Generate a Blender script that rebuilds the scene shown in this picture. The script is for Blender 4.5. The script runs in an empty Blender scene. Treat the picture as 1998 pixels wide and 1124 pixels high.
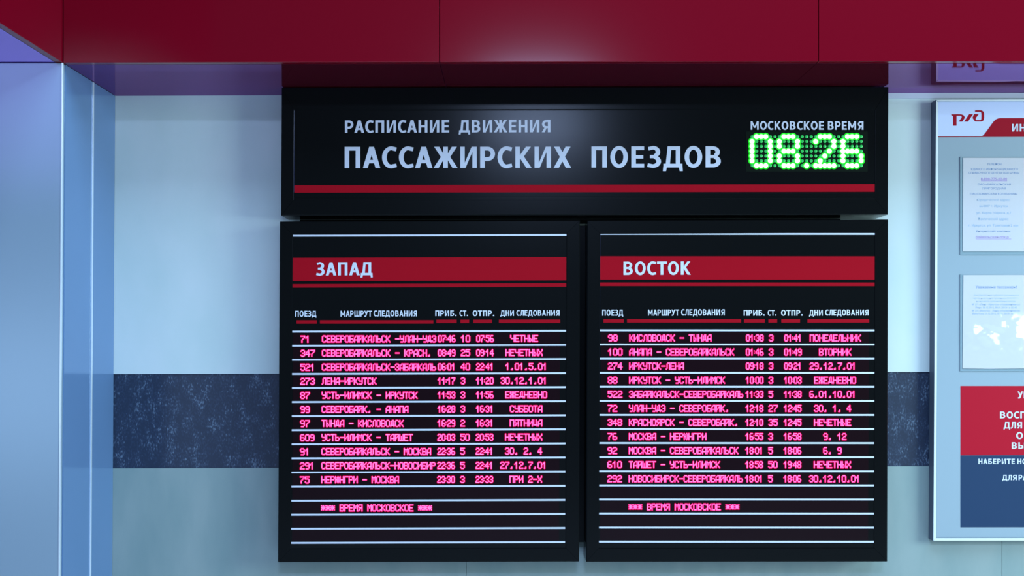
import bpy, bmesh, math, random
from mathutils import Vector

random.seed(7)
SC = bpy.context.scene
COL = SC.collection

# ------------------------------------------------------------------ camera
F = 1962.0            # focal length in pixels of the 1998 px wide frame
CX, HY = 999.0, 676.0 # vanishing point of the lines that run into the wall
CAMZ = 1.55
cam = bpy.data.cameras.new('camera')
cam.sensor_width = 36.0
cam.lens = F / 1998.0 * 36.0
cam.shift_y = (HY - 562.0) / 1998.0
cam_ob = bpy.data.objects.new('camera', cam)
COL.objects.link(cam_ob)
cam_ob.location = (0, 0, CAMZ)
cam_ob.rotation_euler = (math.pi / 2, 0, 0)
SC.camera = cam_ob

# ------------------------------------------------------------------ world, lamps, exposure
SC.view_settings.view_transform = 'Standard'
SC.view_settings.look = 'None'
SC.view_settings.gamma = 1.0
SC.view_settings.exposure = 0.0
SC.view_settings.use_curve_mapping = False
SC.cycles.use_denoising = True
SC.cycles.max_bounces = 8
SC.cycles.transparent_max_bounces = 16

w = bpy.data.worlds.new('hall_air')
SC.world = w
w.use_nodes = True
bg = w.node_tree.nodes['Background']
bg.inputs[0].default_value = (0.42, 0.60, 0.90, 1)
bg.inputs[1].default_value = 0.08


def lamp(name, loc, target, sx, sy, power, col):
    l = bpy.data.lights.new(name, 'AREA')
    l.shape = 'RECTANGLE'
    l.size, l.size_y = sx, sy
    l.energy = power
    l.color = col
    o = bpy.data.objects.new(name, l)
    COL.objects.link(o)
    o.location = loc
    o.rotation_euler = (Vector(target) - Vector(loc)).to_track_quat('-Z', 'Y').to_euler()
    return o


LC = (0.45, 0.73, 1.0)
lamp('hall_window_light', (4.8, 0.4, 2.1), (0.9, 3.2, 1.25), 2.2, 1.6, 208, (0.67, 0.94, 0.97))
lamp('ceiling_lamp_light', (0.17, -1.0, 3.15), (0.17, -1.0, 0), 0.60, 0.48, 125, (0.46, 0.62, 1.0))
lamp('left_fill_light', (-3.5, -1.5, 1.25), (-1.7, 2.8, 1.0), 1.2, 1.0, 19, (0.54, 0.74, 1.0))  # unseen fill added to lighten the lower front of the pillar
lamp('high_ceiling_light', (1.4, 0.9, 4.6), (1.4, 1.3, 0), 4.0, 2.4, 205, LC)

# ------------------------------------------------------------------ picture plane -> place
YW = 3.2              # wall
YB = YW / 1.035       # front of the boards
YF = YW / 1.133       # front of the red fascia and of the pillar
YS = YW - 0.038       # front of the information stand


def P(px, py, y):
    return Vector(((px - CX) / F * y, y, CAMZ + (HY - py) / F * y))


def lerp(a, b, t):
    return a + (b - a) * t


# ------------------------------------------------------------------ materials
def lin(c):
    c = c / 255.0
    return c / 12.92 if c <= 0.04045 else ((c + 0.055) / 1.055) ** 2.4


def mat(name, rgb, rough=0.5, metal=0.0, ior=1.5, **kw):
    m = bpy.data.materials.new(name)
    m.use_nodes = True
    b = m.node_tree.nodes['Principled BSDF']
    b.inputs['Base Color'].default_value = (*rgb, 1)
    b.inputs['Roughness'].default_value = rough
    b.inputs['Metallic'].default_value = metal
    b.inputs['IOR'].default_value = ior
    for k, v in kw.items():
        b.inputs[k.replace('_', ' ')].default_value = v
    return m


def speckle(m, scale, c0, c1, lo, hi, stretch=(1, 1, 1), bump=0.0, detail=4.0, coord='Object'):
    """noise driven mix of two colours on the base colour"""
    nt = m.node_tree
    b = nt.nodes['Principled BSDF']
    tc = nt.nodes.new('ShaderNodeTexCoord')
    mp = nt.nodes.new('ShaderNodeMapping')
    mp.inputs['Scale'].default_value = stretch
    no = nt.nodes.new('ShaderNodeTexNoise')
    no.inputs['Scale'].default_value = scale
    no.inputs['Detail'].default_value = detail
    cr = nt.nodes.new('ShaderNodeValToRGB')
    cr.color_ramp.elements[0].position = lo
    cr.color_ramp.elements[1].position = hi
    cr.color_ramp.elements[0].color = (*c0, 1)
    cr.color_ramp.elements[1].color = (*c1, 1)
    L = nt.links.new
    L(tc.outputs[coord], mp.inputs[0])
    L(mp.outputs[0], no.inputs['Vector'])
    L(no.outputs['Fac'], cr.inputs[0])
    L(cr.outputs[0], b.inputs['Base Color'])
    if bump:
        bp = nt.nodes.new('ShaderNodeBump')
        bp.inputs['Strength'].default_value = bump
        bp.inputs['Distance'].default_value = 0.002
        L(no.outputs['Fac'], bp.inputs['Height'])
        L(bp.outputs[0], b.inputs['Normal'])
    return m


def emit(name, rgb, strength, sample='AUTO'):
    m = bpy.data.materials.new(name)
    m.use_nodes = True
    nt = m.node_tree
    nt.nodes.clear()
    e = nt.nodes.new('ShaderNodeEmission')
    e.inputs[0].default_value = (*rgb, 1)
    e.inputs[1].default_value = strength
    o = nt.nodes.new('ShaderNodeOutputMaterial')
    nt.links.new(e.outputs[0], o.inputs[0])
    m.cycles.emission_sampling = sample
    return m


M = {}
M['plaster'] = speckle(mat('pale_wall_tile', (.6, .68, .7), .45, ior=1.3), 5.0, (.60, .69, .69), (.67, .73, .74), .35, .65, (1, 1, .6), detail=6)
M['grey_tile'] = speckle(mat('grey_green_tile', (.3, .36, .36), .5), 6.0, (.23, .31, .31), (.29, .355, .35), .35, .65, (1.6, 1, .5), detail=8)
M['granite'] = mat('dark_granite', (.03, .04, .07), .35)
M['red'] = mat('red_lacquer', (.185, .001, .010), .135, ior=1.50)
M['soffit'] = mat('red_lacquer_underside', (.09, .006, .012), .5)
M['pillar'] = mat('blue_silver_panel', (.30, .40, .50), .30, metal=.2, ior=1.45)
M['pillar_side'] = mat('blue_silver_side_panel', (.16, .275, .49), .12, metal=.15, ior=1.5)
M['bright_trim'] = mat('bright_aluminium_trim', (.75, .82, .9), .3, metal=.3)
M['floor'] = speckle(mat('floor_stone', (.5, .5, .5), .4), 8, (.60, .62, .63), (.72, .73, .74), .3, .7)
M['frame'] = mat('black_satin_aluminium', (.0045, .005, .0055), .22, ior=1.2)
M['face'] = mat('black_acrylic_face', (.0045, .005, .0055), .20, ior=1.24)
M['lip'] = mat('edge_reflection_blue', (.012, .016, .06), .3)  # colour of the blue reflection painted along the frame edges
M['window'] = mat('maroon_led_window', (.010, .003, .005), .25, ior=1.25)
M['white_film'] = mat('white_vinyl', (.66, .68, .80), .5, ior=1.2)
M['red_film'] = mat('red_vinyl', (.37, .005, .014), .45, ior=1.1)
M['stand_frame'] = mat('silver_stand_frame', (.85, .9, .9), .3, metal=.2)
M['stand_side'] = mat('shaded_frame_side', (.13, .16, .22), .45, ior=1.2)  # dark grey with the shade of the frame sides put in
M['stand_grey'] = mat('grey_blue_stand_panel', (.325, .40, .46), .4, ior=1.2)
M['stand_white'] = mat('white_stand_panel', (.60, .66, .90), .4, ior=1.2)
M['stand_red'] = mat('red_stand_panel', (.47, .010, .028), .45, ior=1.15)
M['stand_blue'] = mat('slate_blue_stand_panel', (.026, .053, .115), .45, ior=1.15)
M['logo_red'] = mat('logo_red', (.34, .006, .02), .45, ior=1.15)
M['paper'] = mat('white_paper', (.78, .69, .74), .6, ior=1.2)
M['ink'] = mat('pale_blue_ink', (.20, .33, .62), .6)
M['ink_light'] = mat('faded_blue_ink', (.36, .52, .76), .6)
M['ink_violet'] = mat('violet_ink', (.42, .22, .68), .6)
M['led_core'] = emit('led_die_pink', (1.0, .40, .78), 1.2, 'NONE')
M['led_mid'] = emit('led_lens_magenta', (1.0, .06, .72), 1.0, 'NONE')
M['led_halo'] = emit('led_halo_crimson', (1.0, .0, .075), 1.0, 'NONE')  # emissive ring painted as the red bloom around each dot
M['green_core'] = emit('clock_led_die', (.70, 1.0, .70), 5.0)
M['green_halo'] = emit('clock_led_halo_green', (.04, 1.0, .06), 1.3)  # this ring and the next paint the green glow around lit dots
M['green_halo_edge'] = emit('clock_led_halo_edge', (.012, .75, .02), 1.0)
M['green_off'] = mat('clock_led_unlit', (.025, .60, .10), .4)
M['clock_back'] = mat('dark_clock_backing', (.006, .010, .007), .5, ior=1.12)

# mirror-like lacquer: violet tinted reflection over the red
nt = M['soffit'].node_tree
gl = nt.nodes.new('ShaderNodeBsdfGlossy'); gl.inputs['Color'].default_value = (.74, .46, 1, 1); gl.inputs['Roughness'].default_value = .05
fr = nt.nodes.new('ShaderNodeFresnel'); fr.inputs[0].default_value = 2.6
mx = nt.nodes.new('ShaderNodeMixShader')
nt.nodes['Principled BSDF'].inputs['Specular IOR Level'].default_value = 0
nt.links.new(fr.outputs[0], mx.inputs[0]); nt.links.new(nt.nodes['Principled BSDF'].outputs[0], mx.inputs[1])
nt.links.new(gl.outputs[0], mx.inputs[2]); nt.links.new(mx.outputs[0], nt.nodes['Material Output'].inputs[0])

# granite: dark with vertical streaks of fine pale specks
nt = M['granite'].node_tree
b = nt.nodes['Principled BSDF']
tc = nt.nodes.new('ShaderNodeTexCoord')
mp = nt.nodes.new('ShaderNodeMapping'); mp.inputs['Scale'].default_value = (1, 1, .55)
n1 = nt.nodes.new('ShaderNodeTexNoise'); n1.inputs['Scale'].default_value = 210; n1.inputs['Detail'].default_value = 4
n2 = nt.nodes.new('ShaderNodeTexNoise'); n2.inputs['Scale'].default_value = 30; n2.inputs['Detail'].default_value = 4
ad = nt.nodes.new('ShaderNodeMath'); ad.operation = 'MULTIPLY'
cr = nt.nodes.new('ShaderNodeValToRGB')
e = cr.color_ramp.elements
e[0].position, e[0].color = .22, (.020, .030, .060, 1)
e[1].position, e[1].color = .40, (.13, .18, .26, 1)
x = e.new(.30); x.color = (.030, .045, .088, 1)
L = nt.links.new
L(tc.outputs['Object'], mp.inputs[0]); L(mp.outputs[0], n1.inputs['Vector']); L(mp.outputs[0], n2.inputs['Vector'])
hf = nt.nodes.new('ShaderNodeMath'); hf.operation = 'MULTIPLY_ADD'; hf.inputs[1].default_value = .7; hf.inputs[2].default_value = .15
L(n2.outputs['Fac'], hf.inputs[0]); L(n1.outputs['Fac'], ad.inputs[0]); L(hf.outputs[0], ad.inputs[1]); L(ad.outputs[0], cr.inputs[0])
L(cr.outputs[0], b.inputs['Base Color'])


def film(name, bump):
    """thin clear plastic: lets light through, mirrors a little"""
    m = bpy.data.materials.new(name)
    m.use_nodes = True
    nt = m.node_tree
    nt.nodes.clear()
    t = nt.nodes.new('ShaderNodeBsdfTransparent'); t.inputs[0].default_value = (.93, .97, .97, 1)
    g = nt.nodes.new('ShaderNodeBsdfGlossy'); g.inputs['Roughness'].default_value = .13
    lw = nt.nodes.new('ShaderNodeLayerWeight'); lw.inputs[0].default_value = .5
    pw = nt.nodes.new('ShaderNodeMath'); pw.operation = 'POWER'; pw.inputs[1].default_value = 4.0
    fr = nt.nodes.new('ShaderNodeMath'); fr.operation = 'MULTIPLY_ADD'; fr.inputs[1].default_value = .5; fr.inputs[2].default_value = .06
    nt.links.new(lw.outputs['Facing'], pw.inputs[0]); nt.links.new(pw.outputs[0], fr.inputs[0])
    mx = nt.nodes.new('ShaderNodeMixShader')
    o = nt.nodes.new('ShaderNodeOutputMaterial')
    L = nt.links.new
    L(fr.outputs[0], mx.inputs[0]); L(t.outputs[0], mx.inputs[1]); L(g.outputs[0], mx.inputs[2]); L(mx.outputs[0], o.inputs[0])
    return m


M['film'] = film('clear_plastic_film', 0)


# ------------------------------------------------------------------ mesh helpers
class MB:
    def __init__(self):
        self.v, self.f, self.m = [], [], []

    def face(self, pts, mi=0):
        i = len(self.v)
        self.v += [tuple(p) for p in pts]
        self.f.append(tuple(range(i, i + len(pts))))
        self.m.append(mi)

    def prism(self, front, dy, mi=0):
        """outline (seen from the camera) at its depth, given thickness dy towards the wall"""
        front = [Vector(p) for p in front]
        back = [p + Vector((0, dy, 0)) for p in front]
        n = len(front)
        self.face(front, mi)
        self.face(back[::-1], mi)
        for i in range(n):
            j = (i + 1) % n
            self.face([front[j], front[i], back[i], back[j]], mi)

    def box(self, x0, x1, y0, y1, z0, z1, mi=0):
        self.prism([(x0, y0, z0), (x1, y0, z0), (x1, y0, z1), (x0, y0, z1)], y1 - y0, mi)

    def build(self, name, mats, parent=None, bevel=0.0, label=None):
        me = bpy.data.meshes.new(name)
        org = Vector(root_loc(parent)) if parent else Vector((0, 0, 0))
        me.from_pydata([tuple(Vector(p) - org) for p in self.v], [], self.f)
        if not isinstance(mats, (list, tuple)):
            mats = [mats]
        for m in mats:
            me.materials.append(m)
        me.polygons.foreach_set('material_index', self.m)
        bm = bmesh.new(); bm.from_mesh(me)
        bmesh.ops.remove_doubles(bm, verts=bm.verts, dist=1e-6)
        if self.closed:
            bmesh.ops.recalc_face_normals(bm, faces=bm.faces)
        bm.to_mesh(me); bm.free()
        me.update()
        o = bpy.data.objects.new(name, me)
        COL.objects.link(o)
        if parent:
            o.parent = parent
        if bevel:
            bv = o.modifiers.new('bevel', 'BEVEL')
            bv.width = bevel; bv.segments = 2; bv.limit_method = 'ANGLE'
        if label:
            o['label'] = label
        return o
    closed = True


def root_loc(o):
    while o.parent:
        o = o.parent
    return o.location


def tag(o, label, cat, group=None):
    o['label'] = label
    o['category'] = cat
    if group:
        o['group'] = group
    return o


def struct(o, label=None):
    o['kind'] = 'structure'
    if label:
        o['label'] = label
    return o


def thing(name, label, cat, loc, group=None):
    o = bpy.data.objects.new(name, None)
    COL.objects.link(o)
    o.location = loc
    o.empty_display_size = .05
    return tag(o, label, cat, group)


def quad_part(name, corners, y, dy, m, parent=None, bevel=0.0, label=None):
    mb = MB()
    mb.prism([P(px, py, y) for px, py in corners], dy)
    return mb.build(name, m, parent, bevel, label)


def rect(x0, y0, x1, y1, tilt=0.0):
    """pixel rectangle; tilt = drop of the right end in px"""
    return [(x0, y1), (x1, y1 + tilt), (x1, y0 + tilt), (x0, y0)]


# ------------------------------------------------------------------ the bold sans lettering (cap height 1)
S, HB = .21, .178


def q(*p):
    return list(p)


def bar(x0, x1, y0, y1):
    return [(x0, y0), (x1, y0), (x1, y1), (x0, y1)]


def arc(cx, cy, rx, ry, tx, ty, a0, a1, n=20):
    out, inn = [], []
    for i in range(n + 1):
        a = math.radians(lerp(a0, a1, i / n))
        c, s = math.cos(a), math.sin(a)
        out.append((cx + rx * c, cy + ry * s))
        inn.append((cx + (rx - tx) * c, cy + (ry - ty) * s))
    return [[out[i], out[i + 1], inn[i + 1], inn[i]] for i in range(n)]


def mir(pieces, w):
    return [[(w - x, y) for x, y in p] for p in pieces]


G = {}
G['П'] = (.71, [bar(0, S, 0, 1), bar(.71 - S, .71, 0, 1), bar(0, .71, 1 - HB, 1)])
G['А'] = (.79, [q((0, 0), (.215, 0), (.51, 1), (.285, 1)), q((.575, 0), (.79, 0), (.505, 1), (.28, 1)), bar(.14, .65, .225, .385)])
cpieces = arc(.42, .5, .42, .52, .215, .18, 72, 288) + [
    q((.484, .823), (.55, .995), (.675, .965), (.632, .785)), q((.484, .177), (.55, .005), (.68, .045), (.645, .205))]
G['С'] = (.68, cpieces)
G['О'] = (.81, arc(.405, .5, .405, .52, .21, .18, 0, 360, 32))
rbowl = [bar(0, .33, 1 - HB, 1), bar(0, .33, .325, .325 + HB)] + arc(.33, .6625, .35, .3375, .20, HB, -90, 90, 16)
G['Р'] = (.68, [bar(0, S, 0, 1)] + rbowl)
G['Я'] = (.70, mir([bar(0, S, 0, 1)] + rbowl, .70) + [q((0, 0), (.235, 0), (.45, .46), (.26, .44))])
G['В'] = (.70, [bar(0, S, 0, 1), bar(0, .33, .835, 1), bar(0, .44, .445, .59), bar(0, .34, 0, .17)]
          + arc(.33, .73, .325, .27, .20, .165, -62, 90, 14) + arc(.34, .29, .36, .29, .21, .17, -90, 75, 14))
G['Е'] = (.60, [bar(0, S, 0, 1), bar(0, .59, 0, HB), bar(0, .55, .42, .585), bar(0, .59, 1 - HB, 1)])
G['Ж'] = (1.10, [bar(.445, .655, 0, 1),
                 q((.03, 1), (.265, 1), (.52, .54), (.40, .42)), q((0, 0), (.235, 0), (.52, .50), (.38, .58)),
                 q((1.07, 1), (.835, 1), (.58, .54), (.70, .42)), q((1.10, 0), (.865, 0), (.58, .50), (.72, .58))])
G['И'] = (.75, [bar(0, .20, 0, 1), bar(.55, .75, 0, 1), q((.10, 0), (.235, 0), (.65, 1), (.515, 1))])
G['Й'] = (.75, G['И'][1] + arc(.375, 1.25, .24, .17, .13, .12, 180, 360, 10))
G['К'] = (.74, [bar(0, S, 0, 1), q((.18, .40), (.36, .50), (.71, 1), (.485, 1), (.18, .56)),
                q((.18, .54), (.36, .58), (.745, 0), (.505, 0), (.22, .44))])
G['Х'] = (.80, [q((0, 0), (.235, 0), (.77, 1), (.545, 1)), q((.02, 1), (.26, 1), (.80, 0), (.56, 0))])
G['З'] = (.64, arc(.27, .735, .33, .285, .205, .17, -70, 92, 14) + arc(.25, .285, .39, .305, .215, .175, -95, 72, 14)
          + [bar(.13, .36, .44, .595), q((.27, 1.02), (.04, .965), (.075, .80), (.27, .85)), q((.25, -.02), (.0, .03), (.04, .205), (.25, .155))])
G['Д'] = (.92, [bar(.03, .90, 0, HB), q((.03, .10), (.0, -.17), (.15, -.17), (.20, .10)), q((.90, .10), (.92, -.17), (.775, -.17), (.73, .10)),
                q((.13, .12), (.325, .12), (.405, 1), (.225, 1)), bar(.225, .80, 1 - HB, 1), bar(.595, .80, 0, 1)])
G['Н'] = (.72, [bar(0, S, 0, 1), bar(.72 - S, .72, 0, 1), bar(0, .72, .415, .59)])
G['Т'] = (.74, [bar(0, .74, 1 - HB, 1), bar(.265, .475, 0, 1)])
G['М'] = (.94, [bar(0, .195, 0, 1), bar(.745, .94, 0, 1), q((.0, 1), (.20, 1), (.55, .25), (.39, .22)), q((.94, 1), (.74, 1), (.39, .25), (.55, .22))])
G['Л'] = (.76, [bar(.22, .76, 1 - HB, 1), bar(.55, .76, 0, 1), q((.14, .04), (.31, .15), (.42, 1), (.22, 1)), q((0, -.015), (.2, -.01), (.30, .17), (.01, .165))])
G['У'] = (.76, [q((.54, 1), (.76, 1), (.44, .12), (.30, -.01), (.22, .12)), q((0, 1), (.23, 1), (.46, .45), (.35, .30)), q((.06, -.015), (.32, -.015), (.42, .16), (.07, .165))])
G['Ш'] = (1.06, [bar(0, S, 0, 1), bar(.425, .635, 0, 1), bar(.85, 1.06, 0, 1), bar(0, 1.06, 0, HB)])
lbowl = [bar(0, .33, 0, .17), bar(0, .33, .44, .605)] + arc(.33, .3025, .35, .3025, .20, .17, -90, 90, 16)
G['Ь'] = (.68, [bar(0, S, 0, 1)] + lbowl)
G['Б'] = (.68, [bar(0, S, 0, 1), bar(0, .60, 1 - HB, 1)] + lbowl)
G['Ы'] = (.98, [bar(0, S, 0, 1), bar(.77, .98, 0, 1)] + lbowl)
G['Ф'] = (.98, [bar(.385, .595, -.02, 1.02)] + arc(.49, .5, .49, .40, .20, .165, 0, 360, 28))
G['Ц'] = (.84, [bar(0, S, 0, 1), bar(.52, .73, 0, 1), bar(0, .84, 0, HB), bar(.66, .84, -.17, .10)])
G['.'] = (.24, [bar(0, .24, 0, .23)])
G[' '] = (.30, [])
SIDE = {c: .10 for c in 'ПВЕИЙКНМШЬБЫЯ.'}
SIDE.update({c: .055 for c in 'ОСРЗФ'})
SIDE.update({c: .025 for c in 'АЖХДТЛУЦ'})
SIDE[' '] = 0
RIGHT = dict(SIDE); RIGHT.update({'К': .035, 'С': .035, 'Е': .07, 'Б': .07, 'Ь': .06})


def lettering(name, text, x0, x1, ytop, ybase, y, m, parent, tilt=0.0, space=.30, track=0.0):
    """cut vinyl letters between pixel x0 and x1, cap line ytop, base line ybase"""
    pen, items = 0.0, []
    for i, c in enumerate(text):
        if i:
            pen += RIGHT[text[i - 1]] + SIDE[c] + track
        items.append((c, pen))
        pen += space if c == ' ' else G[c][0]
    k = (x1 - x0) / pen
    hgt = ybase - ytop
    mb = MB()
    z = 0
    for c, pos in items:
        for piece in G[c][1]:
            z += 1
            yy = y - (z % 40) * 1.2e-5
            pts = [P(x0 + (pos + px) * k, ybase - py * hgt + tilt * ((pos + px) / pen), yy) for px, py in piece]
            mb.face(pts)
    mb.closed = False
    o = mb.build(name, m, parent)
    me = o.data
    bm = bmesh.new(); bm.from_mesh(me)
    for f in bm.faces:                       # all letters face the room
        if f.normal.y > 0:
            f.normal_flip()
    bm.to_mesh(me); bm.free()
    return o


def small_print(name, lines, y, parent, m, label=None):
    """lines: (text, x0, x1, ycentre, cap px); built-in face, one mesh"""
    mb = MB(); mb.closed = False
    for text, x0, x1, yc, cap in lines:
        cu = bpy.data.curves.new('print', 'FONT')
        cu.body = text; cu.size = 1.0; cu.resolution_u = 2
        ob = bpy.data.objects.new('print', cu)
        me = bpy.data.meshes.new_from_object(ob)
        xs = [v.co.x for v in me.vertices]
        k = (x1 - x0) / (max(xs) - min(xs)); xm = min(xs)
        for p in me.polygons:
            pts = [me.vertices[i].co for i in p.vertices]
            mb.face([P(x0 + (c.x - xm) * k, yc + cap / 2 - c.y * cap / .70, y) for c in pts])
        bpy.data.objects.remove(ob); bpy.data.curves.remove(cu); bpy.data.meshes.remove(me)
    return mb.build(name, m, parent, label=label)


# ------------------------------------------------------------------ dot matrix lettering
LED = {
'0': '01110 10001 10001 10001 10001 10001 01110', '1': '00100 01100 10100 00100 00100 00100 00100',
'2': '01110 10001 00001 00110 01000 10000 11111', '3': '01110 10001 00001 00110 00001 10001 01110',
'4': '00010 00110 01010 10010 11111 00010 00010', '5': '11111 10000 11110 00001 00001 10001 01110',
'6': '01110 10000 10000 11110 10001 10001 01110', '7': '11111 00001 00010 00100 01000 01000 01000',
'8': '01110 10001 10001 01110 10001 10001 01110', '9': '01110 10001 10001 01111 00001 00001 01110',
'А': '00111 01001 10001 10001 11111 10001 10001', 'Б': '11111 10000 10000 11110 10001 10001 11110',
'В': '11110 10001 10001 11110 10001 10001 11110', 'Г': '11111 10000 10000 10000 10000 10000 10000',
'Д': '00110 01010 01010 01010 01010 11111 10001', 'Е': '11111 10000 10000 11110 10000 10000 11111',
'Ж': '10101 10101 10101 01110 10101 10101 10101', 'З': '01110 10001 00001 00110 00001 10001 01110',
'И': '10001 10001 10011 10101 11001 10001 10001', 'Й': '11111 10001 10011 10101 11001 10001 10001',
'К': '10001 10010 10100 11000 10100 10010 10001', 'Л': '00111 01001 01001 01001 01001 01001 10001',
'М': '10001 11011 10101 10101 10001 10001 10001', 'Н': '10001 10001 10001 11111 10001 10001 10001',
'О': '01110 10001 10001 10001 10001 10001 01110', 'П': '11111 10001 10001 10001 10001 10001 10001',
'Р': '11110 10001 10001 11110 10000 10000 10000', 'С': '01110 10001 10000 10000 10000 10001 01110',
'Т': '11111 00100 00100 00100 00100 00100 00100', 'У': '10001 10001 10001 01111 00001 00001 01110',
'Х': '10001 10001 01010 00100 01010 10001 10001', 'Ц': '10010 10010 10010 10010 10010 11111 00001',
'Ч': '10001 10001 10001 01111 00001 00001 00001', 'Ш': '10001 10001 10101 10101 10101 10101 11111',
'Ы': '10001 10001 10001 11001 10101 10101 11001', 'Ь': '10000 10000 10000 11110 10001 10001 11110',
'Э': '01110 10001 00001 00111 00001 10001 01110', 'Ю': '10010 10101 10101 11101 10101 10101 10010',
'Я': '01111 10001 10001 01111 00101 01001 10001', '-': '00000 00000 00000 11111 00000 00000 00000',
'.': '00000 00000 00000 00000 00000 00100 01100', '*': '00000 10101 01110 11111 01110 10101 00000',
':': '00000 00000 01000 00000 01000 00000 00000', ' ': '00000 00000 00000 00000 00000 00000 00000'}
HEX = [(math.cos(math.radians(60 * i + 30)), math.sin(math.radians(60 * i + 30))) for i in range(6)]


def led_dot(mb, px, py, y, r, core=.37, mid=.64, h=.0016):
    """one lit LED: pink die, magenta shoulder, crimson rim painted as its glow"""
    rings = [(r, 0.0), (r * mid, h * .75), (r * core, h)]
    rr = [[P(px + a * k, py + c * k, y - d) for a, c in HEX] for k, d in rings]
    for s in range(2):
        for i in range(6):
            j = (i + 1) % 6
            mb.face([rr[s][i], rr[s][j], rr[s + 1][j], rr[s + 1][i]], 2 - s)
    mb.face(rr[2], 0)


def led_text(name, text, x0, yc, pitch, y, parent, times=False):
    mb = MB(); mb.closed = False
    px = x0
    dy = 1.93
    for c in text:
        dx = (pitch - 1.9) / 4.35
        rows = LED[c].split()
        if times and c == ':':
            for k in (-1.6, 1.6):
                led_dot(mb, px + .5, yc + k * 1.25, y, 1.9)
            px += 2.7
            continue
        for r in range(7):
            for k in range(5):
                if rows[r][k] == '1':
                    led_dot(mb, px + 1.0 + k * dx, yc + (r - 3) * dy, y, 2.2)
        px += pitch
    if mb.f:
        return mb.build(name, [M['led_core'], M['led_mid'], M['led_halo']], parent)


# ================================================================== THE SETTING
def slab(name, pts_front, dy, m, label=None):
    mb = MB(); mb.prism(pts_front, dy)
    return struct(mb.build(name, m), label)


XL = (122 - CX) / F * YF                    # right side of the pillar and of the left beam
ZS = CAMZ + (HY - 122) / F * YF             # underside of the red fascia
ZTOP = 4.7
XR = 2.6

# back wall: pale tiles, dark granite band, grey-green tiles
mb = MB()
zb1l, zb1r = P(0, 730.5, YW).z, P(1998, 725.0, YW).z
zb0l, zb0r = P(0, 914.5, YW).z, P(1998, 909.5, YW).z
xl, xr = P(0, 0, YW).x - .6, P(1998, 0, YW).x + 1.0
sl1, sl0 = (zb1r - zb1l) / (P(1998, 0, YW).x - P(0, 0, YW).x), (zb0r - zb0l) / (P(1998, 0, YW).x - P(0, 0, YW).x)
z1 = lambda X: zb1l + sl1 * (X - P(0, 0, YW).x)
z0 = lambda X: zb0l + sl0 * (X - P(0, 0, YW).x)
mb.prism([(xl, YW, z1(xl)), (xr, YW, z1(xr)), (xr, YW, ZTOP), (xl, YW, ZTOP)], .1, 0)
mb.prism([(xl, YW + .004, z0(xl)), (xr, YW + .004, z0(xr)), (xr, YW + .004, z1(xr)), (xl, YW + .004, z1(xl))], .096, 1)
# the lower tiles with two upright joints
js = [xl, P(910, 0, YW).x, P(1955, 0, YW).x, xr]
for a, c in zip(js, js[1:]):
    g = .0007
    mb.prism([(a + g, YW, 0), (c - g, YW, 0), (c - g, YW, z0(c)), (a + g, YW, z0(a))], .1, 2)
mb.prism([(xl, YW + .006, 0), (xr, YW + .006, 0), (xr, YW + .006, z0(xr)), (xl, YW + .006, z0(xl))], .09, 2)
struct(mb.build('wall_back', [M['plaster'], M['granite'], M['grey_tile']]), 'pale tiled wall with a dark granite band')

mb = MB(); mb.box(-4.5, 5, -5, YW + .1, -.05, 0)
struct(mb.build('floor', M['floor']), 'grey stone floor')

# pillar at the left, a touch out of plumb: clad front, two side panels, bright edges
def plumb(mb):
    mb.v = [(x + .006 * (z - ZS), y, z) for x, y, z in mb.v]
    return mb


mb = MB(); mb.box(XL - 1.6, XL - .002, YF, YF + .02, 0, ZS - .001)
struct(plumb(mb).build('wall_front_pillar', M['pillar'], bevel=.002), 'blue silver cladding on the front of the pillar')
ys1 = 877 * YF / (CX - 181.5)
mb = MB(); mb.box(XL - .02, XL, YF + .021, ys1 - .004, 0, ZS - .001)
mb.box(XL - .02, XL, ys1 + .004, YW - .001, 0, ZS - .001)
struct(plumb(mb).build('wall_left', M['pillar_side']), 'two blue cladding panels on the side of the pillar')
mb = MB(); mb.box(XL - .0035, XL + .0012, YF - .0012, YF + .006, 0, ZS - .001)
struct(plumb(mb).build('trim_1', M['bright_trim'], bevel=.001), 'bright corner edge of the pillar')
mb = MB(); mb.box(XL - .006, XL + .003, ys1 - .004, ys1 + .003, 0, ZS - .001)
struct(plumb(mb).build('trim_2', M['bright_trim'], bevel=.001), 'bright upright strip between the pillar side panels')

# red fascia over the boards, in three panels with open joints
fz = lambda px: P(px, lerp(122, 119.5, (px - 122) / 1876.), YF).z
js = [XL + .001, P(857.5, 0, YF).x, P(1597, 0, YF).x, P(1998, 0, YF).x + .9]
for n, (a, c) in enumerate(zip(js, js[1:])):
    g = .0011
    pa, pc = a / YF * F + CX, c / YF * F + CX
    mb = MB(); mb.prism([(a + g, YF, fz(pa)), (c - g, YF, fz(pc)), (c - g, YF, ZTOP), (a + g, YF, ZTOP)], .02)
    struct(mb.build('trim_%d' % (n + 3), M['red'], bevel=.0012), ['red fascia panel beside the pillar', 'red fascia panel over the middle of the timetable', 'red fascia panel at the right'][n])
# the red beam that comes forward over the pillar
mb = MB(); mb.box(XL - .02, XL, 1.4, YF + .02, ZS, ZTOP)
struct(mb.build('trim_6', M['red'], bevel=.0012), 'red beam side running forward above the pillar')

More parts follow.
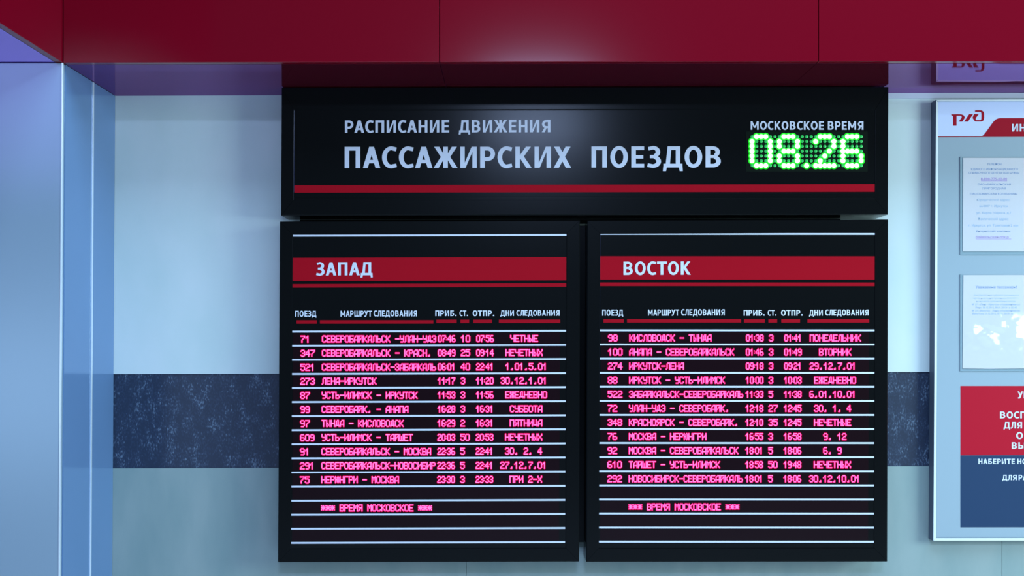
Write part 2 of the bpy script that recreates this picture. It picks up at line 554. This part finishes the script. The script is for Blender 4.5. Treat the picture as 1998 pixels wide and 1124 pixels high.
# glossy red underside
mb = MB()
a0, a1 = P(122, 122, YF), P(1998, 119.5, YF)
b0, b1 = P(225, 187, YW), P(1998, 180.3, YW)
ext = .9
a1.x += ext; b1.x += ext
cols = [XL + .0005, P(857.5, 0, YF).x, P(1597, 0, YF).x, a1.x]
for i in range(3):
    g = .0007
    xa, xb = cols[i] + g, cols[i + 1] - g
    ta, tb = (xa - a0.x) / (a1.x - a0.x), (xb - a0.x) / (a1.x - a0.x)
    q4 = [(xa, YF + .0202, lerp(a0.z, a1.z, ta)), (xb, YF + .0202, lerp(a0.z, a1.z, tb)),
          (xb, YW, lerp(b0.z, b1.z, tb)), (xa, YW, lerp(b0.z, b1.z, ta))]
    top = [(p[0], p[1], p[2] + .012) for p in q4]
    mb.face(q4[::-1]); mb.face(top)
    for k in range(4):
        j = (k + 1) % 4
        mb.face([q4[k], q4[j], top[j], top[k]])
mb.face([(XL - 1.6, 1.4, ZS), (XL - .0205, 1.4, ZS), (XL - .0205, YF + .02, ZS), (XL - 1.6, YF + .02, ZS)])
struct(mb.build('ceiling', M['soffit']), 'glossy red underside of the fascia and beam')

# thin white strip on the wall under the soffit, right of the header
struct(quad_part('trim_7', [(1700, 191.8), (2400, 191.0), (2400, 180.5), (1700, 181.5)], YW - .006, .0058, M['white_film']), 'thin white strip along the wall top')


# ================================================================== THE BOARDS
def rails(parent, TL, TR, BR, BL, il, it, ir, ib, yb, lip=.005, slope=0.0):
    """four mitred rails; corners in px at the board front, insets in px"""
    O = [TL, TR, BR, BL]
    I = [(TL[0] + il, TL[1] + it), (TR[0] - ir, TR[1] + it), (BR[0] - ir, BR[1] - ib), (BL[0] + il, BL[1] - ib)]
    for k in range(4):
        j = (k + 1) % 4
        o0, o1, i0, i1 = [P(*p, yb) for p in (O[k], O[j], I[k], I[j])]
        mid = (o1 - o0).normalized() * .0003
        o0, o1, i0, i1 = o0 + mid, o1 - mid, i0 + mid, i1 - mid
        inw = [(i0 - o0), (i1 - o1)]
        prof = [(0, YW - .0008 - yb), (0, .0022), (.06, .0), (.95, (slope if k == 0 else 0)), (1.0, .0004 + (slope if k == 0 else 0)), (1.0, lip + .004), (.2, lip + .004), (.2, YW - .0008 - yb)]
        A = [o0 + inw[0] * t + Vector((0, d, 0)) for t, d in prof]
        B = [o1 + inw[1] * t + Vector((0, d, 0)) for t, d in prof]
        mb = MB()
        n = len(prof)
        for a in range(n):
            c = (a + 1) % n
            mb.face([A[a], A[c], B[c], B[a]])
        mb.face(A[::-1]); mb.face(B)
        mb.build('frame_rail', M['frame'], parent)
    return I


# ---- header board
hd = thing('header_sign', 'long black header sign with white heading lettering and a green clock', 'sign', P(1141, 420, YW))
I = rails(hd, (549.5, 171), (1734, 169.3), (1733, 418.5), (548, 420.5), 25, 45, 26, 30, YB, slope=.0008)
mb = MB(); mb.prism([P(*p, YB + .0016) for p in (I[3], I[2], I[1], I[0])], .012)
mb.build('face_panel', M['face'], hd)
yt = YB + .0011
mb = MB()
for yy in (380.5, 389.5):
    mb.prism([P(575, yy + 4.0, YB + .0002), P(1708, yy + 2.6, YB + .0002), P(1708, yy - 3.4, YB + .0002), P(575, yy - 2.0, YB + .0002)], .0013)
mb.build('ribbed_lip', M['frame'], hd, bevel=.0004)
quad_part('edge_reflection', [(573, 375), (574.2, 375), (575.2, 216), (574, 216)], yt, .0004, M['lip'], hd, label='thin dark blue painted reflection along the edge')  # reflection on the inner frame edge, painted as a strip
quad_part('red_stripe', [(574.5, 375.8), (1707, 374.3), (1707, 359.2), (574.5, 361.6)], yt, .0004, M['red_film'], hd)
lettering('subheading_lettering', 'РАСПИСАНИЕ', 673, 876.5, 235.0, 259.2, yt, M['white_film'], hd, tilt=-.8)
lettering('subheading_lettering', 'ДВИЖЕНИЯ', 895, 1074, 234.3, 258.4, yt, M['white_film'], hd, tilt=-.3)
lettering('heading_lettering', 'ПАССАЖИРСКИХ', 672.5, 1114.5, 286.4, 328.0, yt, M['white_film'], hd, tilt=-.4)
lettering('heading_lettering', 'ПОЕЗДОВ', 1154, 1406.5, 285.6, 327.2, yt, M['white_film'], hd, tilt=-.4)
lettering('clock_caption', 'МОСКОВСКОЕ', 1464.8, 1607.8, 236.6, 253.2, yt, M['white_film'], hd)
lettering('clock_caption', 'ВРЕМЯ', 1615.3, 1684.8, 236.6, 253.2, yt, M['white_film'], hd)

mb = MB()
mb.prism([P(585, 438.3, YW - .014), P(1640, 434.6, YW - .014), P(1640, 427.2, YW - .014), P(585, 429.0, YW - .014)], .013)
mb.build('header_gap_shade', M['frame'], hd)  # black bar added as the dark shade in the gap under the header

# ---- the green clock, built into the header
cp = quad_part('clock_module', rect(1456, 256.5, 1693, 335), YB + .0012, .0004, M['clock_back'], hd)
DIG = {'0': LED['0'], '8': LED['8'], '2': '01110 10001 00001 00010 00100 01000 11111', '6': '01110 10000 10000 11110 10001 10001 01110'}
lit = {}
for dg, c0 in (('0', 0), ('8', 6), ('2', 14), ('6', 20)):
    for r, row in enumerate(DIG[dg].split()):
        if dg == '2' and r == 2:
            row = '00001'
        for k in range(5):
            if row[k] == '1':
                lit[(c0 + k, r)] = c0
lit[(12, 6)] = 12
gx = lambda c: 1467.4 + c * 8.87
gy = lambda r: 266.6 + r * 9.42


def dome(mb, px, py, y, r, mats, prof, n=12):
    rr = [[P(px + math.cos(2 * math.pi * i / n) * r * a, py + math.sin(2 * math.pi * i / n) * r * a, y - d) for i in range(n)] for a, d in prof]
    for s in range(len(prof) - 1):
        for i in range(n):
            j = (i + 1) % n
            mb.face([rr[s][i], rr[s][j], rr[s + 1][j], rr[s + 1][i]], mats[s])
    mb.face(rr[-1], mats[-1])


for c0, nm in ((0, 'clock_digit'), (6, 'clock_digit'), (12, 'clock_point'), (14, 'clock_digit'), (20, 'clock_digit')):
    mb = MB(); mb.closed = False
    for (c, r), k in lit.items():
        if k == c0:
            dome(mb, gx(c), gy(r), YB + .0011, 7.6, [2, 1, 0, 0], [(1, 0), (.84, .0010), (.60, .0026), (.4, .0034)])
    mb.build(nm, [M['green_core'], M['green_halo'], M['green_halo_edge']], cp)
mb = MB(); mb.closed = False
for c in range(25):
    for r in range(7):
        if (c, r) not in lit:
            dome(mb, gx(c), gy(r), YB + .0011, 3.4, [0, 0, 0], [(1, 0), (.85, .0017), (.5, .0024)])
mb.build('unlit_dots', M['green_off'], cp)

# ---- the two timetable boards
WEST = [('71', 'СЕВЕРОБАЙКАЛЬСК -УЛАН-УДЭ', '07:46', '10', '07:56', 2, 'ЧЕТНЫЕ'),
        ('347', 'СЕВЕРОБАЙКАЛЬСК - КРАСН.', '08:49', '25', '09:14', 1, 'НЕЧЕТНЫХ'),
        ('521', 'СЕВЕРОБАЙКАЛЬСК-ЗАБАЙКАЛЬ', '06:01', '40', '22:41', 1, '1.01.5.01'),
        ('273', 'ЛЕНА-ИРКУТСК', '11:17', '3', '11:20', 0, '30.12.1.01'),
        ('87', 'УСТЬ-ИЛИМСК - ИРКУТСК', '11:53', '3', '11:56', 1, 'ЕЖЕДНЕВНО'),
        ('99', 'СЕВЕРОБАЙК. - АНАПА', '16:28', '3', '16:31', 2, 'СУББОТА'),
        ('97', 'ТЫНДА - КИСЛОВОДСК', '16:29', '2', '16:31', 2, 'ПЯТНИЦА'),
        ('609', 'УСТЬ-ИЛИМСК - ТАЙШЕТ', '20:03', '50', '20:53', 1, 'НЕЧЕТНЫХ'),
        ('91', 'СЕВЕРОБАЙКАЛЬСК - МОСКВА', '22:36', '5', '22:41', 1, '30. 2. 4'),
        ('291', 'СЕВЕРОБАЙКАЛЬСК-НОВОСИБИР', '22:36', '5', '22:41', 0, '27.12.7.01'),
        ('75', 'НЕРЮНГРИ - МОСКВА', '23:30', '3', '23:33', 2, 'ПРИ 2-Х')]
EAST = [('98', 'КИСЛОВОДСК - ТЫНДА', '01:38', '3', '01:41', 0, 'ПОНЕДЕЛЬНИК'),
        ('100', 'АНАПА - СЕВЕРОБАЙКАЛЬСК', '01:46', '3', '01:49', 2, 'ВТОРНИК'),
        ('274', 'ИРКУТСК-ЛЕНА', '09:18', '3', '09:21', 0, '29.12.7.01'),
        ('88', 'ИРКУТСК - УСТЬ-ИЛИМСК', '10:00', '3', '10:03', 1, 'ЕЖЕДНЕВНО'),
        ('522', 'ЗАБАЙКАЛЬСК-СЕВЕРОБАЙКАЛЬ', '11:33', '5', '11:38', 0, '6.01.10.01'),
        ('72', 'УЛАН-УДЭ - СЕВЕРОБАЙК.', '12:18', '27', '12:45', 1, '30. 1. 4'),
        ('348', 'КРАСНОЯРСК - СЕВЕРОБАЙК.', '12:10', '35', '12:45', 1, 'НЕЧЕТНЫЕ'),
        ('76', 'МОСКВА - НЕРЮНГРИ', '16:55', '3', '16:58', 3, '9. 12'),
        ('92', 'МОСКВА - СЕВЕРОБАЙКАЛЬСК', '18:01', '5', '18:06', 3, '6. 9'),
        ('610', 'ТАЙШЕТ - УСТЬ-ИЛИМСК', '18:58', '50', '19:48', 1, 'НЕЧЕТНЫХ'),
        ('292', 'НОВОСИБИРСК-СЕВЕРОБАЙКАЛЬ', '18:01', '5', '18:06', 0, '30.12.10.01')]


def board(root, corners, ins, dx, ylines, tilt, title, heads, rows, cols, tx, ttop, tbase):
    TL, TR, BR, BL = corners
    I = rails(root, TL, TR, BR, BL, *ins, YB)
    mb = MB(); mb.prism([P(*p, YB + .0016) for p in (I[3], I[2], I[1], I[0])], .012)
    mb.build('face_panel', M['face'], root)
    yt = YB + .0012
    xa, xb = dx
    lean = lambda yy: -2.0 * (yy - 646) / 412.
    xl = lambda yy: xa + lean(yy)
    xrr = lambda yy: xb + lean(yy)
    # blue reflection at the left of the face, painted as a thin strip
    quad_part('edge_reflection', [(xl(1069) - 2.0, 1069), (xl(1069) - .3, 1069), (xl(458) - .3, 458), (xl(458) - 2.0, 458)], yt, .0004, M['lip'], root, label='thin dark blue painted reflection along the edge')

    def stripe(name, a, c, y0, y1, m, yd=yt, th=.0005):
        return quad_part(name, [(a, y1), (c, y1 + tilt), (c, y0 + tilt), (a, y0)], yd, th, m, root)
    t = ylines[0]
    stripe('ruling_line', xl(t), xrr(t) + .5, t - 1.7, t + 1.7, M['white_film'])
    bnd = quad_part('title_band', [(xl(526), ylines[1] + 45.6), (xrr(526), ylines[1] + 45.6 + tilt), (xrr(526), ylines[1] + tilt), (xl(526), ylines[1])], yt, .0005, M['red_film'], root)
    lettering('title_lettering', title, tx[0], tx[1], ttop, tbase, yt - .0006, M['white_film'], bnd, tilt=-.6)
    stripe('title_underline', xl(556), xrr(556), ylines[1] + 51.4, ylines[1] + 58.2, M['red_film'])
    for text, h0, h1, u0, u1, top, base in heads:
        words = text.split(' ')
        if len(words) == 2:
            h0, hm0, hm1, h1 = h0[0], h0[1], h1[0], h1[1]
            o = lettering('column_heading', words[0], h0, hm0, top, base, yt, M['white_film'], root)
            lettering('column_heading', words[1], hm1, h1, top - .5, base - .5, yt, M['white_film'], root)
        else:
            o = lettering('column_heading', text, h0, h1, top, base, yt, M['white_film'], root)
        uy = base + (7.0 if text != 'X' else 0)
        quad_part('heading_underline', [(u0, uy + 6.6), (u1, uy + 6.5), (u1, uy), (u0, uy + .1)], yt, .0005, M['red_film'], root)
    y0, pitch = ylines[2], ylines[3]
    for i in range(16):
        yy = y0 + i * pitch
        a, c = xl(yy), xrr(yy)
        stripe('ruling_line', a, c, yy - 1.75, yy + 1.75, M['white_film'])
        if i == 15:
            break
        win = quad_part('led_line', [(a + 2, yy + pitch - 3), (c - 12, yy + pitch - 3 + tilt), (c - 12, yy + 3 + tilt), (a + 2, yy + 3)], YB + .0014, .0002, M['window'], root)
        yc = yy + pitch / 2 + .9
        L = lean(yc)
        yd = YB + .0013
        tl = lambda xx: tilt * (xx - xa) / (xb - xa)
        if i < 11:
            n, rt, ar, st, de, k, dd = rows[i]
            led_text('train_number', n, cols[0] + L, yc + tl(cols[0]), 9.6, yd, win)
            led_text('route_name', rt, cols[1] + L, yc + tl(cols[1] + 100), 8.93, yd, win)
            led_text('arrival_time', ar, cols[2] + L, yc + tl(cols[2]), 8.0, yd, win, True)
            led_text('stop_minutes', st, cols[3] + L, yc + tl(cols[3]), 9.3, yd, win)
            led_text('departure_time', de, cols[4] + L, yc + tl(cols[4]), 8.0, yd, win, True)
            led_text('running_days', dd, cols[5] + L + 9.12 * k, yc + tl(cols[5] + 45), 9.12, yd, win)
        elif i == 12:
            led_text('time_note', '*** ВРЕМЯ МОСКОВСКОЕ ***', cols[1] + L, yc + tl(cols[1] + 100), 9.02, yd, win)


wb = thing('timetable_board', 'black timetable board for western trains, left of the pair under the header', 'timetable', P(837, 1097, YW))
board(wb, [(545.8, 432.2), (1131.5, 430.0), (1130, 1096), (542.2, 1097.5)], (25.5, 26, 26, 27), (570, 1104.5),
      [460.0, 503.0, 647.2, 27.48], -1.6, 'ЗАПАД',
      [('ПОЕЗД', 576, 617.3, 578.6, 618, 606.4, 618.0),
       ('МАРШРУТ СЛЕДОВАНИЯ', (664.5, 725.7), (729, 813.5), 624.3, 845.5, 606.2, 617.9),
       ('ПРИБ.', 849.3, 890.6, 851.5, 891, 605.6, 616.8),
       ('СТ.', 896.5, 912.8, 898.5, 915.3, 605.6, 616.8),
       ('ОТПР.', 922.3, 964.3, 923.5, 959.8, 605.6, 616.8),
       ('ДНИ СЛЕДОВАНИЯ', (976.3, 1002.7), (1007.5, 1091.7), 973.5, 1093, 605.5, 616.6)],
      WEST, (586.5, 628.3, 854.6, 899.3, 929.3, 977.3), (616.8, 727.3), 512.0, 537.6)
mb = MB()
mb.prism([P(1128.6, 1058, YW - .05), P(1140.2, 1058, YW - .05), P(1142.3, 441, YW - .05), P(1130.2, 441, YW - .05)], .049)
mb.build('gap_shade_strip', M['frame'], wb)  # black strip added so the gap between the boards looks deeply shaded
eb = thing('timetable_board', 'black timetable board for eastern trains, right of the pair under the header', 'timetable', P(1438, 1097, YW))
board(eb, [(1146.0, 430.4), (1733.3, 428.2), (1731.5, 1096), (1143.6, 1096.5)], (25, 26, 26, 27), (1170.7, 1707.5),
      [456.6, 500.0, 644.8, 27.48], .1, 'ВОСТОК',
      [('ПОЕЗД', 1175, 1216, 1177.5, 1217, 604.0, 616.0),
       ('МАРШРУТ СЛЕДОВАНИЯ', (1264.3, 1325), (1329, 1414), 1223.5, 1446, 603.8, 615.9),
       ('ПРИБ.', 1451, 1491.8, 1451.8, 1492.3, 604.6, 616.0),
       ('СТ.', 1498, 1514.7, 1499.4, 1516.3, 604.6, 616.0),
       ('ОТПР.', 1524, 1566, 1524.6, 1561, 604.6, 616.0),
       ('ДНИ СЛЕДОВАНИЯ', (1578.7, 1605.3), (1610, 1694.7), 1575.6, 1696, 604.4, 616.0)],
      EAST, (1186.5, 1228.0, 1455.6, 1500.3, 1530.2, 1580.0), (1216.5, 1347.7), 510.6, 536.6)

# ================================================================== THE INFORMATION STAND
st = thing('information_stand', 'silver framed information stand with white header and red logo at right edge', 'notice board', P(2070, 1055, YW))
RX = 2318
mb = MB(); mb.prism([P(1826, 1050, YS + .004), P(RX - 2, 1050, YS + .004), P(RX - 2, 198, YS + .004), P(1830, 198, YS + .004)], YW - .0008 - YS - .004)
mb.build('backing_panel', M['stand_grey'], st)


def rail(pts):
    mb = MB(); mb.prism([P(*p, YS) for p in pts], YW - .0008 - YS)
    mb.m = [0] + [1] * (len(mb.m) - 1)          # bright front, sides coloured dark to carry their shade
    mb.build('frame_rail', [M['stand_frame'], M['stand_side']], st, bevel=.0009)


rail([(1821, 1055.5), (1826.2, 1050.5), (1830.8, 199), (1826.2, 194.5)])
rail([(1821, 1055.6), (RX + 4, 1055), (RX, 1050), (1826.2, 1050.2)])
rail([(1826.2, 194.5), (1830.8, 198), (RX, 196.2), (RX + 4, 192.2)])
rail([(RX, 196.2), (RX, 1050), (RX + 4, 1055), (RX + 4, 192.2)])
yp = YS + .0036
quad_part('header_strip', [(1830.0, 265.8), (RX - .5, 264.5), (RX - .5, 196.4), (1830.6, 198.3)], yp, .0004, M['stand_white'], st)
quad_part('header_line', [(1830, 267.6), (RX - .5, 266.3), (RX - .5, 264.6), (1830, 265.9)], yp - .0001, .0003, M['logo_red'], st)
tab = [(1913.5, 266.5), (1918, 264.3), (1921.5, 260.5), (1926, 254.5), (1931, 247.5), (1936.5, 240.0), (1940, 235.8), (1943.5, 232.8), (1947.5, 231), (1952, 230.3), (RX - 26, 229.5), (RX - 26, 266.2)]
mb = MB(); mb.prism([P(*p, yp - .0003) for p in tab[::-1]], .0005)
tb = mb.build('header_tab', M['logo_red'], st, label='red tab on the white header strip')
lettering('tab_lettering', 'ИНФОРМАЦИЯ', 1974.5, 2121, 241.8, 256.4, yp - .001, M['white_film'], tb)


# the red logo, drawn from its outline (pixels measured on a 12.487x crop from 1840,190)
def logo_piece(pts):
    return [(1840 + a / 12.487, 190 + c / 12.487) for a, c in pts]


pieces = [
    # letter one: serif, stem, top bar, bowl running into a slanted foot
    [(200, 412), (330, 412), (330, 448), (222, 448), (205, 440)],
    [(245, 430), (330, 430), (330, 690), (245, 690)],
    [(320, 412), (440, 412), (440, 448), (320, 448)],
    [(440, 412), (485, 424), (515, 450), (530, 490), (455, 490), (452, 460), (440, 448)],
    [(455, 490), (530, 490), (522, 515), (470, 592), (380, 592), (450, 500)],
    # letter two: slanted bar
    [(640, 410), (732, 410), (610, 592), (515, 592), (625, 425)],
    # letter three
    [(762, 410), (870, 410), (800, 505), (798, 540), (805, 552), (790, 590), (750, 550), (720, 500), (738, 440)],
    [(805, 552), (915, 552), (930, 590), (790, 590)],
    [(915, 552), (932, 540), (935, 500), (1003, 500), (1000, 520), (985, 560), (960, 582), (930, 590)],
    [(935, 500), (935, 395), (1003, 395), (1003, 500)],
    [(935, 395), (928, 365), (908, 352), (908, 312), (950, 320), (985, 348), (1003, 395)],
    [(908, 352), (790, 352), (780, 345), (784, 316), (800, 312), (908, 312)]]
mb = MB()
for k, p in enumerate(pieces):
    mb.prism([P(a, c, yp - .0002 - k * 1e-5) for a, c in logo_piece(p)], .0004)
mb.build('logo', M['logo_red'], st, label='red railway logo')

# red and blue notice blocks
rb = quad_part('red_notice', [(1874, 888.5), (RX - 45, 887.5), (RX - 45, 753), (1874, 753.3)], yp, .0005, M['stand_red'], st)
bb = quad_part('blue_notice', [(1874, 1029), (RX - 45, 1028.5), (RX - 45, 887.7), (1874, 888.7)], yp, .0005, M['stand_blue'], st)
yl = yp - .0003
for text, a, c, t0, t1 in (('УВ', 1985.5, 2007, 763.8, 777.4), ('ВОСП', 1951, 2001.5, 803.2, 816.3), ('ДЛЯ', 1958, 1994.2, 823.4, 836.2),
                           ('О', 1982.5, 1996, 843.3, 856.5), ('ВЫ', 1974, 2001, 863.2, 876.0)):
    lettering('notice_lettering', text, a, c, t0, t1, yl, M['white_film'], rb)
for text, a, c, t0, t1 in (('НАБЕРИТЕ', 1909, 1980.3, 895.2, 905.8), ('НОМЕР', 1985, 2033, 895.2, 905.8), ('ДЛЯ', 1955.3, 1983.8, 926.6, 937.2), ('РА', 1987.4, 2004, 926.6, 937.2)):
    lettering('notice_lettering', text, a, c, t0, t1, yl, M['white_film'], bb)

# clear pockets that hold the sheets
mb = MB(); mb.closed = False
mb.face([P(*p, YS + .0008) for p in rect(1873.5, 306, 2007, 497)])
mb.build('plastic_pocket', M['film'], st, label='flat clear plastic pocket over the upper sheet')
quad_part('pocket_rim', rect(1873.5, 492.5, 2007, 497), YS + .0014, .0018, M['stand_grey'], st)
quad_part('pocket_rim', rect(1873.5, 306, 1877.2, 492.5), YS + .0014, .0018, M['stand_grey'], st)
quad_part('pocket_rim', rect(1873.5, 720.5, 2007, 724.5), YS + .0014, .0018, M['stand_grey'], st)
quad_part('pocket_rim', rect(1873.5, 535.5, 1877.2, 720.5), YS + .0014, .0018, M['stand_grey'], st)
# crumpled lower pocket: a film sheet with real folds
mb = MB(); mb.closed = False
from mathutils import noise
nx, ny = 66, 92
grid = []
for j in range(ny + 1):
    row = []
    for i in range(nx + 1):
        px, py = lerp(1873.5, 2007, i / nx), lerp(535.5, 724.5, j / ny)
        d = math.exp(-(((py - 648) / 36.) ** 2)) * math.exp(-(((px - 1938) / 62.) ** 4))
        d = max(0.0, d - .12)
        fz_ = noise.noise(Vector((px * .031, py * .044, 3.1))) + .9 + .22 * noise.noise(Vector((px * .085, py * .10, 7.7)))
        row.append(P(px, py, YS + .0008 - d * fz_ * .0100))
    grid.append(row)
for j in range(ny):
    for i in range(nx):
        mb.face([grid[j + 1][i], grid[j + 1][i + 1], grid[j][i + 1], grid[j][i]])
mb.build('plastic_pocket', M['film'], st, label='crumpled clear plastic pocket catching the light')

yq = YS + .0022
ph = tag(quad_part('paper_notice', [(1878.5, 490.5), (2003, 490.5), (2003, 308), (1879.3, 308)], yq, .0004, M['paper']),
         'white printed sheet with phone number and addresses, upper sheet in the information stand', 'notice')
small_print('printed_text', [('ТЕЛЕФОН', 1926, 1954, 320.4, 3.6), ('ЕДИНОГО ИНФОРМАЦИОННОГО', 1895, 1986, 330.3, 3.8),
                             ('СПРАВОЧНОГО ЦЕНТРА ОАО «РЖД»', 1890, 1989, 337.4, 3.8), ('ОАО «БАЙКАЛЬСКАЯ', 1908, 1972, 359.7, 3.8),
                             ('ПРИГОРОДНАЯ', 1917, 1962, 368, 3.8), ('ПАССАЖИРСКАЯ КОМПАНИЯ»', 1893, 1985, 378.2, 3.8),
                             ('Интернет-сайт компании:', 1905, 1972, 451, 3.8)], yq - .0003, ph, M['ink'])
small_print('printed_text', [('Юридический адрес:', 1906, 1971, 390, 4.4), ('664007 г. Иркутск', 1911, 1967, 402, 4.4), ('ул. Карла Маркса, д.7', 1905, 1973, 415, 4.4),
                             ('Фактический адрес:', 1908, 1968, 427.2, 4.4), ('г. Иркутск, ул. Трактовая 2 «а»', 1890, 1987, 439.8, 4.4)], yq - .0003, ph, M['ink_light'])
small_print('printed_text', [('8-800-775-00-00', 1914, 1965, 349, 5.2), ('байкальская-ппк.рф', 1904, 1973, 462.4, 4.6)], yq - .0003, ph, M['ink_violet'], 'violet underlined text')
mb = MB()
for a, c, yy in ((1914, 1965, 352.8), (1904, 1973, 466.2)):
    mb.prism([P(*p, yq - .00015) for p in rect(a, yy - .4, c, yy + .4)], .0001)
mb.build('underline', M['ink_violet'], ph)

pn = tag(quad_part('paper_notice', [(1878, 719), (1930, 719.6), (2003, 719), (2003, 536.5), (1879.6, 536.8)], yq, .0004, M['paper']),
         'white notice sheet addressed to passengers, behind crumpled plastic in the information stand', 'notice')
small_print('printed_text', [('Уважаемые пассажиры!', 1904, 1984, 560, 5.2)], yq - .0003, pn, M['ink'])
small_print('printed_text', [('№ 271 «Лена - Иркутск» отправлением со', 1896.5, 1990, 594, 3.4), ('Лены 30.12.2012, 08.01.2013г. в 05-45', 1903, 1984, 600, 3.4),
                             ('№ 272 «Иркутск - Лена» отправлением из', 1896.5, 1990, 606, 3.4), ('Иркутска 29.12.2012, 07.01.2013г. в 10-10', 1897, 1989, 612, 3.4)], yq - .0003, pn, M['ink_light'])
small_print('printed_text', [('Для обеспечения перевозки пассажиров в', 1900, 1988, 575.5, 3.0), ('период новогодних праздников 2012-2013 гг.', 1898, 1989, 581.8, 3.0),
                             ('назначаются дополнительные поезда:', 1905, 1982, 588, 3.0)], yq - .0003, pn, mat('pale_ink', (.50, .64, .82), .6))
